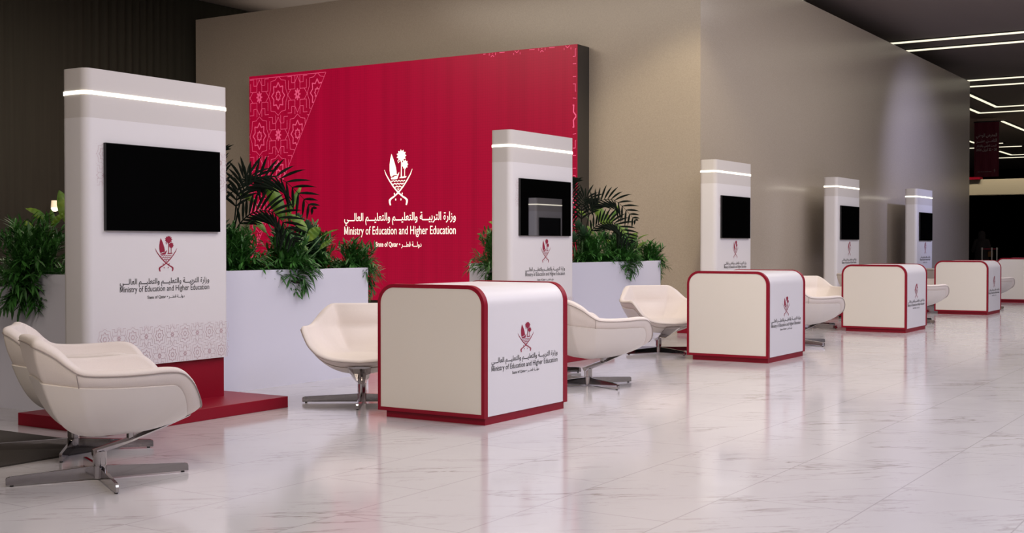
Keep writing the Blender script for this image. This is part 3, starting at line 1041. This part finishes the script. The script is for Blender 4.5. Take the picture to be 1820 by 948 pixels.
def make_chair():
    t = empty('lounge_chair')
    n = len(RIMS)
    # cushion: inside, rolled edge, outer strip down to the seam
    bm = bmesh.new()
    rows = []
    NI = 26
    seams = [seam_r(p, z) for p, z in RIMS]
    for k in range(1, NI + 1): rows.append([inner(p, (k / NI) ** .8) for p, z in RIMS])
    for k in range(1, 7):                                   # rolled edge
        a = PI * k / 7
        row = []
        for p, z in RIMS:
            d = Vector((p.x - .02, p.y, 0)).normalized()
            i_, o_ = inner(p, 1), outer(p, 1, .004)
            c = (i_ + o_) / 2
            h = (o_ - i_) / 2
            row.append(c - h * math.cos(a) + Vector((0, 0, .020 * math.sin(a))))
        rows.append(row)
    for k in range(0, 6):
        row = []
        for (p, z), sr in zip(RIMS, seams):
            r = 1 - (1 - sr) * k / 5
            row.append(outer(p, r, .004 + .008 * math.sin(PI * k / 5)))
        rows.append(row)
    rows.append([outer(p, sr - .02, -.012) for (p, z), sr in zip(RIMS, seams)])
    cv = bm.verts.new(inner(Vector((.3, 0, .5)), 0))
    vr = [[bm.verts.new(q) for q in row] for row in rows]
    for j in range(n): bm.faces.new((cv, vr[0][(j + 1) % n], vr[0][j]))
    for a, b in zip(vr, vr[1:]):
        for j in range(n): bm.faces.new((a[j], a[(j + 1) % n], b[(j + 1) % n], b[j]))
    cush = obj('cushion', bm, M_FABRIC, t, smooth='all')
    # piping along the outer edge of the roll and the crease between head and lumbar pad
    bm = bmesh.new()
    lp = [outer(p, 1 - (1 - sr) * .06, .009) for (p, z), sr in zip(RIMS, seams)]
    tube(bm, lp + [lp[0]], .0032, 6, cap=False)
    obj('piping', bm, M_PIPING, cush, smooth='all')
    for s in (1, -1):
        bm = bmesh.new()
        idx = 5 * 5 + 3 if s > 0 else n - (5 * 5 + 3)
        p, z = RIMS[idx]
        sr = seams[idx]
        tube(bm, [outer(p, 1 - (1 - sr) * k / 6, .0125) for k in range(7)], .0022, 5)
        obj('side_seam', bm, M_PIPING, cush, smooth='all')
    # hard outer shell
    bm = bmesh.new()
    rows = []
    NO = 18
    for k in range(NO): rows.append([outer(p, sr * (1 - k / NO), .014) for (p, z), sr in zip(RIMS, seams)])
    inn = [[outer(p, sr * (1 - k / NO), -.004) for (p, z), sr in zip(RIMS, seams)] for k in range(NO)]
    vr = [[bm.verts.new(q) for q in row] for row in inn[::-1][-1:] + rows]
    cb = bm.verts.new(outer(Vector((.3, 0, .5)), 0, .014))
    for a, b in zip(vr, vr[1:]):
        for j in range(n): bm.faces.new((a[j], b[j], b[(j + 1) % n], a[(j + 1) % n]))
    for j in range(n): bm.faces.new((vr[-1][j], cb, vr[-1][(j + 1) % n]))
    obj('outer_shell', bm, M_SHELL, t, smooth=True)
    # swivel base
    obj('hub', lathe(bmesh.new(), [(.030, .004), (.036, .008), (.036, .074), (.033, .076), (.033, .080), (.036, .082), (.036, .150), (.030, .154)], 28), M_CHROME, t, smooth=True)
    # swan-neck plate rising forward from the hub to the front of the shell
    bm = bmesh.new()
    prof = [(-.038, .128, .156, .038), (.036, .150, .176, .042), (.16, .192, .208, .060), (.30, .246, .261, .078), (.465, .312, .325, .088)]
    rings = []
    for x, zb, zt, hw in prof: rings.append([bm.verts.new(q) for q in ((x, -hw, zt), (x, 0, zt + .006), (x, hw, zt), (x, hw * .55, zb), (x, -hw * .55, zb))])
    for a, b in zip(rings, rings[1:]):
        for j in range(5): bm.faces.new((a[j], a[(j + 1) % 5], b[(j + 1) % 5], b[j]))
    bm.faces.new(rings[0])
    bm.faces.new(rings[-1][::-1])
    obj('neck_plate', bm, M_CHROME, t)
    obj('spacer_post', B(.145, .172, -.03, .03, .200, .246, bev=.003), M_CHROME, t)
    for k in range(4):
        bm = bmesh.new()
        L, n_ = .47, 0
        pr = [(.0, .008, .074, .013), (L - .02, .008, .052, .010), (L - .004, .008, .046, .009), (L, .010, .036, .008)]
        rings = [[bm.verts.new(q) for q in ((x, -hw * .8, zt), (x, hw * .8, zt), (x, hw, zb), (x, -hw, zb))] for x, zb, zt, hw in pr]
        for a, b in zip(rings, rings[1:]):
            for j in range(4): bm.faces.new((a[j], a[(j + 1) % 4], b[(j + 1) % 4], b[j]))
        bm.faces.new(rings[0])
        bm.faces.new(rings[-1][::-1])
        lg = obj('leg', bm, M_CHROME, t, rot=(0, 0, k * PI / 2))
        obj('glide', lathe(bmesh.new(), [(.009, 0), (.010, .002), (.010, .010)], 10, (L - .03, 0, 0)), M_BEZEL, lg)
    return t
ch0 = make_chair()
used = False
def chair(x, y, face, base, label):
    """face: direction the seat looks, base: direction of one leg (degrees)"""
    global used
    o = ch0 if not used else copy_tree(ch0)
    used = True
    o.location = (x, y, 0)
    o.rotation_euler = (0, 0, math.radians(face))
    i = 0
    for c in kids(o):
        if c.name.startswith('leg'):
            c.rotation_euler = (0, 0, math.radians(base - face) + i * PI / 2)
            i += 1
    tag(o, label, 'chair', 'cream lounge chairs on chrome swivel bases')
chair(4.413, 5.42, -29, -29, 'cream lounge chair in the left foreground, nearest the camera, seen from its side')
chair(4.96, 6.33, -42, -47, 'cream lounge chair behind the foreground chair, only its back edge, arm and base showing')
P_L = ['cream lounge chair just right of the nearest desk, seen from its side', 'cream lounge chair just right of the second desk, side view',
       'cream lounge chair whose arm shows right of the third desk', 'cream lounge chair whose arm shows right of the fourth desk']
Q_L = ['cream lounge chair hidden behind the nearest desk and the side-view chair', 'cream lounge chair behind the side-view chair at the second desk',
       'cream lounge chair behind the side-view chair at the third desk', 'cream lounge chair behind the side-view chair at the fourth desk']
for k in range(1, 5):
    x = 9.73 if k == 1 else 4.40 + PITCH_X * k
    chair(x, 5.39, -29, -27, P_L[k - 1])
    chair(4.96 + PITCH_X * k, 6.33, -42, -47, Q_L[k - 1])
B_L = ['cream lounge chair facing the camera, left of the nearest desk', 'cream lounge chair between the nearest and second desks, turned slightly right',
       'cream lounge chair between second and third desks, behind the side-view chair', 'cream lounge chair between third and fourth desks, mostly hidden']
for k in range(4):
    if k == 0: chair(7.69, 6.31, 217, 125, B_L[k])
    else: chair(7.69 + PITCH_X * k, 6.31, 227, 156, B_L[k])

# ------------------------------------------------------------------ rug, lamp
bm = B(-3.0, 5.18, 6.17, 12.0, .0, .012, bev=.003)
tag(obj('rug', bm, M_RUG), 'dark charcoal rug at the left picture edge under the chair bases', 'rug')

def wall_lamp():
    t = empty('cylinder_lamp', (13.9, 18.2, 0))
    obj('shade', lathe(bmesh.new(), [(.060, 1.90), (.064, 1.905), (.055, 2.02), (.05, 2.02)], 20), mat('lamp_shade', (.9, .8, .65), .6, emit=(1, .74, .48), es=.5), t, smooth=True)
    obj('bulb', lathe(bmesh.new(), [(.02, 1.83), (.045, 1.845), (.062, 1.88), (.058, 1.905), (.03, 1.91)], 20), mat('lamp_bulb', (1, .9, .7), .5, emit=(1, .86, .62), es=1.8), t, smooth=True)
    obj('lamp_pole', tube(bmesh.new(), [(0, 0, .02), (0, 0, 1.84)], .012, 8), M_BEZEL, t)
    obj('lamp_foot', lathe(bmesh.new(), [(.15, 0), (.15, .015), (.03, .03)], 20), M_BEZEL, t)
    tag(t, 'small glowing cylinder lamp before the charcoal curtain, above the left shrubs', 'lamp')
wall_lamp()

# ------------------------------------------------------------------ far end: ceiling lights, banner, barrier, visitor
M_TUBE = mat('light_profile', (1, .95, .8), .5, emit=(1.0, .93, .70), es=.85)
M_SLOT = mat('black_slot', (.004, .004, .004), .8)
def ceiling_loop(x0, x1, y0, y1, wd, label, name='ceiling_light'):
    t = empty(name, ((x0 + x1) / 2, (y0 + y1) / 2, HC))
    cx, cy = (x0 + x1) / 2, (y0 + y1) / 2
    for nm, o_, za, zb, m in (('diffuser', 0, -.04, -.012, M_TUBE), ('housing', .10, -.012, -.001, M_SLOT)):
        bm = bmesh.new()
        w2 = wd / 2 + o_
        for a in (x0, x1): box(bm, a - w2 - cx, a + w2 - cx, y0 - w2 - cy, y1 + w2 - cy, za, zb)
        for a in (y0, y1): box(bm, x0 + w2 - cx, x1 - w2 - cx, a - w2 - cy, a + w2 - cy, za, zb)
        obj(nm, bm, m, t)
    tag(t, label, 'ceiling light', 'rectangular ceiling light lines')
ceiling_loop(23.7, 30.08, -8, 9.14, .09, 'ceiling light rectangle whose far line is the uppermost bright line, top right')
ceiling_loop(21.9, 31.45, -9, 10.08, .09, 'outer ceiling light rectangle forming the second bright line from the top')
ceiling_loop(39.55, 45.8, -8, 9.14, .09, 'inner ceiling light rectangle with its corner above the maroon banner')
ceiling_loop(38.06, 47.6, -9, 10.08, .09, 'outer ceiling light rectangle enclosing the one above the maroon banner')
def ceiling_strip(pts, wd, label):
    """straight or L-shaped light line through axis-aligned points"""
    t = empty('ceiling_light_strip', (pts[0][0], pts[0][1], HC))
    for nm, o_, za, zb, m in (('diffuser', 0, -.04, -.012, M_TUBE), ('housing', .10, -.012, -.001, M_SLOT)):
        bm = bmesh.new()
        w2 = wd / 2 + o_
        for i_, ((xa, ya), (xb, yb)) in enumerate(zip(pts, pts[1:])):
            a, b, c, d = min(xa, xb), max(xa, xb), min(ya, yb), max(ya, yb)
            if a == b: box(bm, a - w2, a + w2, c - w2, d + w2, za, zb)
            else: box(bm, a - w2, b - w2, c - w2, c + w2, za, zb)
        bmesh.ops.translate(bm, verts=bm.verts, vec=(-pts[0][0], -pts[0][1], 0))
        obj(nm, bm, m, t)
    tag(t, label, 'ceiling light', 'single ceiling light lines')
ceiling_strip([(51.3, 10.0), (66, 10.0)], .10, 'slanting ceiling light line right of the maroon banner top')
ceiling_strip([(60.1, 13.2), (56.5, 13.2), (56.5, 24)], .10, 'short ceiling light line level with the banner lettering, left of the banner')
ceiling_strip([(62.2, 12.15), (62.2, 13.2), (56.9, 13.2)], .10, 'short ceiling light stub touching the right edge of the banner')
ceiling_strip([(64.6, 11.75), (64.6, 24)], .10, 'long ceiling light line passing behind the banner')
ceiling_strip([(67.5, 13.3), (70.6, 13.3), (70.6, -8)], .11, 'bent ceiling light line right of the banner, second lowest')
ceiling_strip([(72.7, 14.8), (72.7, -8)], .11, 'lowest ceiling light line, right of the banner above the parapet')

def banner():
    X, y0, y1, z0, z1 = 50.0, 9.87, 10.77, 3.865, 5.965
    t = empty('hanging_banner', (X, (y0 + y1) / 2, z0))
    def loc(o):
        o.location = (-X, -(y0 + y1) / 2, -z0)
        return o
    m = mat('maroon_cloth', (.14, .003, .024), .7)
    bm = bmesh.new()
    n = 14
    rows = [[(X + .012 * math.sin(k * 1.3 + s * 2), y0 + (y1 - y0) * k / n, z) for k in range(n + 1)] for s, z in ((0, z0), (1, z1))]
    for dx in (0, .006):
        a = [bm.verts.new((x + dx, y, z)) for x, y, z in rows[0]]
        b = [bm.verts.new((x + dx, y, z)) for x, y, z in rows[1]]
        for k in range(n): bm.faces.new((a[k], a[k + 1], b[k + 1], b[k]))
    loc(obj('cloth', bm, m, t))
    loc(obj('top_rail', B(X - .02, X + .02, y0 - .02, y1 + .02, z1 - .01, z1 + .03), M_BEZEL, t))
    for y in (y0 + .1, y1 - .1): loc(obj('hanging_wire', tube(bmesh.new(), [(X, y, z1 + .02), (X, y, HC)], .004, 5), M_BEZEL, t))
    pw = mat('banner_print', (.55, .45, .45), .6)
    cy = (y0 + y1) / 2
    for s, z, wd, h in ((ar('المعرض الوطني'), 5.40, .76, .17), (ar('الثامـــن عشـــر'), 5.19, .76, .17), (ar('للبحث العلمي والابتكار'), 5.02, .74, .11), ('20 • 22 ' + ar('أبريل') + ' 2026', 4.86, .76, .13)):
        tm = text_mesh(s, .02)
        if s.startswith('20'): tm = text_mesh('2026 ' + ar('أبريل') + ' 22 • 20', .02)
        loc(flat_obj('printed_line', tm, pw, t, (X - .014, cy, z), (0, -1, 0), wd, h, (-1, 0, 0)))
    loc(flat_obj('printed_logo', T_EMBLEM, pw, t, (X - .014, cy - .30, 4.02), (0, -1, 0), .12, .14, (-1, 0, 0)))
    loc(flat_obj('printed_line', T_EN, pw, t, (X - .014, cy + .06, 4.05), (0, -1, 0), .50, .045, (-1, 0, 0)))
    tag(t, 'maroon vertical banner with pale Arabic text hanging from the ceiling, top right', 'banner')
banner()

M_POST = mat('silver_post', (.85, .80, .78), .4, .1)
post = empty('barrier_post', (49, 9.9, 0))
obj('base_disc', lathe(bmesh.new(), [(.17, 0), (.17, .02), (.05, .04), (.03, .05)], 20), M_POST, post, smooth=True)
obj('pole', lathe(bmesh.new(), [(.026, .04), (.026, 1.08), (.02, 1.085)], 16), M_POST, post, smooth=True)
obj('belt_head', lathe(bmesh.new(), [(.033, 1.07), (.033, 1.15), (.02, 1.16)], 16), M_POST, post, smooth=True)
PY = [10.25, 9.90, 9.72]
for y, l in zip(PY, ['silver barrier post nearest the wall end, leftmost of the three', 'silver barrier post in the middle of the three, behind the far desks', 'silver barrier post farthest right of the three in the dark opening']):
    o = post if y == PY[0] else copy_tree(post)
    o.location = (49, y, 0)
    tag(o, l, 'barrier post', 'silver barrier posts')
bm = bmesh.new()
pts = [(49, 10.25 - .05, 1.12), (49.01, 10.07, 1.10), (49, 9.95, 1.12)]
box(bm, 48.998, 49.002, 9.95, 10.20, 1.085, 1.135)
box(bm, 48.998, 49.002, 9.77, 9.85, 1.085, 1.135)
tag(obj('barrier_belt', bm, M_EMBLEM), 'red belt stretched between the silver barrier posts', 'belt')

def visitor():
    """dark-robed visitor seen from behind, one bent arm, walking away"""
    me = bpy.data.meshes.new('body')
    V = [(0, 0, 1.02), (0, 0, 1.22), (0, 0, 1.42), (0, 0, 1.53), (.01, 0, 1.62), (.015, 0, 1.70),
         (0, .19, 1.42), (.02, .27, 1.18), (.05, .36, .98), (0, -.19, 1.42), (-.02, -.25, 1.18), (-.03, -.27, .95),
         (.03, .10, .75), (.07, .11, .40), (.12, .12, .06), (-.03, -.10, .75), (-.05, -.10, .40), (-.08, -.10, .06), (.20, .13, .035), (.02, -.10, .035)]
    E = [(0, 1), (1, 2), (2, 3), (3, 4), (4, 5), (2, 6), (6, 7), (7, 8), (2, 9), (9, 10), (10, 11), (0, 12), (12, 13), (13, 14), (0, 15), (15, 16), (16, 17), (14, 18), (17, 19)]
    R = [.19, .17, .17, .065, .10, .09, .05, .045, .04, .05, .045, .04, .15, .12, .05, .15, .12, .05, .04, .04]
    me.from_pydata(V, E, [])
    o = bpy.data.objects.new('person', me)
    COL.objects.link(o)
    md = o.modifiers.new('skin', 'SKIN')
    for i, r in enumerate(R): me.skin_vertices[0].data[i].radius = (r, r * (.8 if i < 3 else 1))
    me.skin_vertices[0].data[0].use_root = True
    o.modifiers.new('sub', 'SUBSURF').levels = 1
    o.modifiers['sub'].render_levels = 2
    me.materials.append(mat('skin_tone', (.30, .18, .13), .6))
    o.location = (50, 10.47, 0)
    cl = mat('dark_robe_cloth', (.05, .043, .046), .9, spec=.1)
    # robe: one flowing surface from shoulders to hem, with sleeves
    bm = bmesh.new()
    rings = []
    n = 24
    for z, rx, ry, dy in ((.05, .30, .34, .0), (.4, .25, .30, .0), (.8, .22, .26, 0), (1.05, .20, .235, 0), (1.25, .185, .245, 0), (1.40, .16, .235, 0), (1.49, .11, .15, 0), (1.54, .075, .08, 0)):
        rings.append([bm.verts.new((rx * math.cos(a) * (1 + .05 * math.sin(7 * a) * (1.1 - z)), dy + ry * math.sin(a) * (1 + .05 * math.sin(6 * a) * (1.1 - z)), z)) for a in [2 * PI * k / n for k in range(n)]])
    for a, b in zip(rings, rings[1:]):
        for k in range(n): bm.faces.new((a[k], a[(k + 1) % n], b[(k + 1) % n], b[k]))
    tube(bm, [(0, .10, 1.43), (.0, .19, 1.40), (.01, .25, 1.22), (.045, .34, 1.01)], [.09, .10, .095, .085], 12)
    tube(bm, [(0, -.10, 1.43), (0, -.19, 1.40), (-.02, -.245, 1.2), (-.03, -.27, 1.0)], [.09, .10, .095, .085], 12)
    obj('robe', bm, cl, o, smooth='all')
    bm = bmesh.new()
    lathe(bm, [(.16, 1.44), (.13, 1.52), (.125, 1.60), (.13, 1.67), (.115, 1.74), (.07, 1.785), (.02, 1.80)], 20, (.0, 0, 0))
    obj('head_scarf', bm, cl, o, smooth='all')
    tag(o, 'person in a dark robe and head scarf standing in the dark far opening', 'person')
    # tan handbag hanging at the right side
    t = empty('handbag', (49.95, 10.14, .80))
    obj('bag_body', B(-.06, .06, -.09, .09, 0, .22, bev=.03, seg=3), mat('tan_leather', (.30, .13, .05), .5), t, smooth=True)
    obj('bag_strap', tube(bmesh.new(), [(0, -.07, .2), (0, -.03, .36), (0, .03, .36), (0, .07, .2)], .008, 6), M_BEZEL, t)
    tag(t, 'small tan handbag carried at the side of the dark-robed person', 'bag')
visitor()
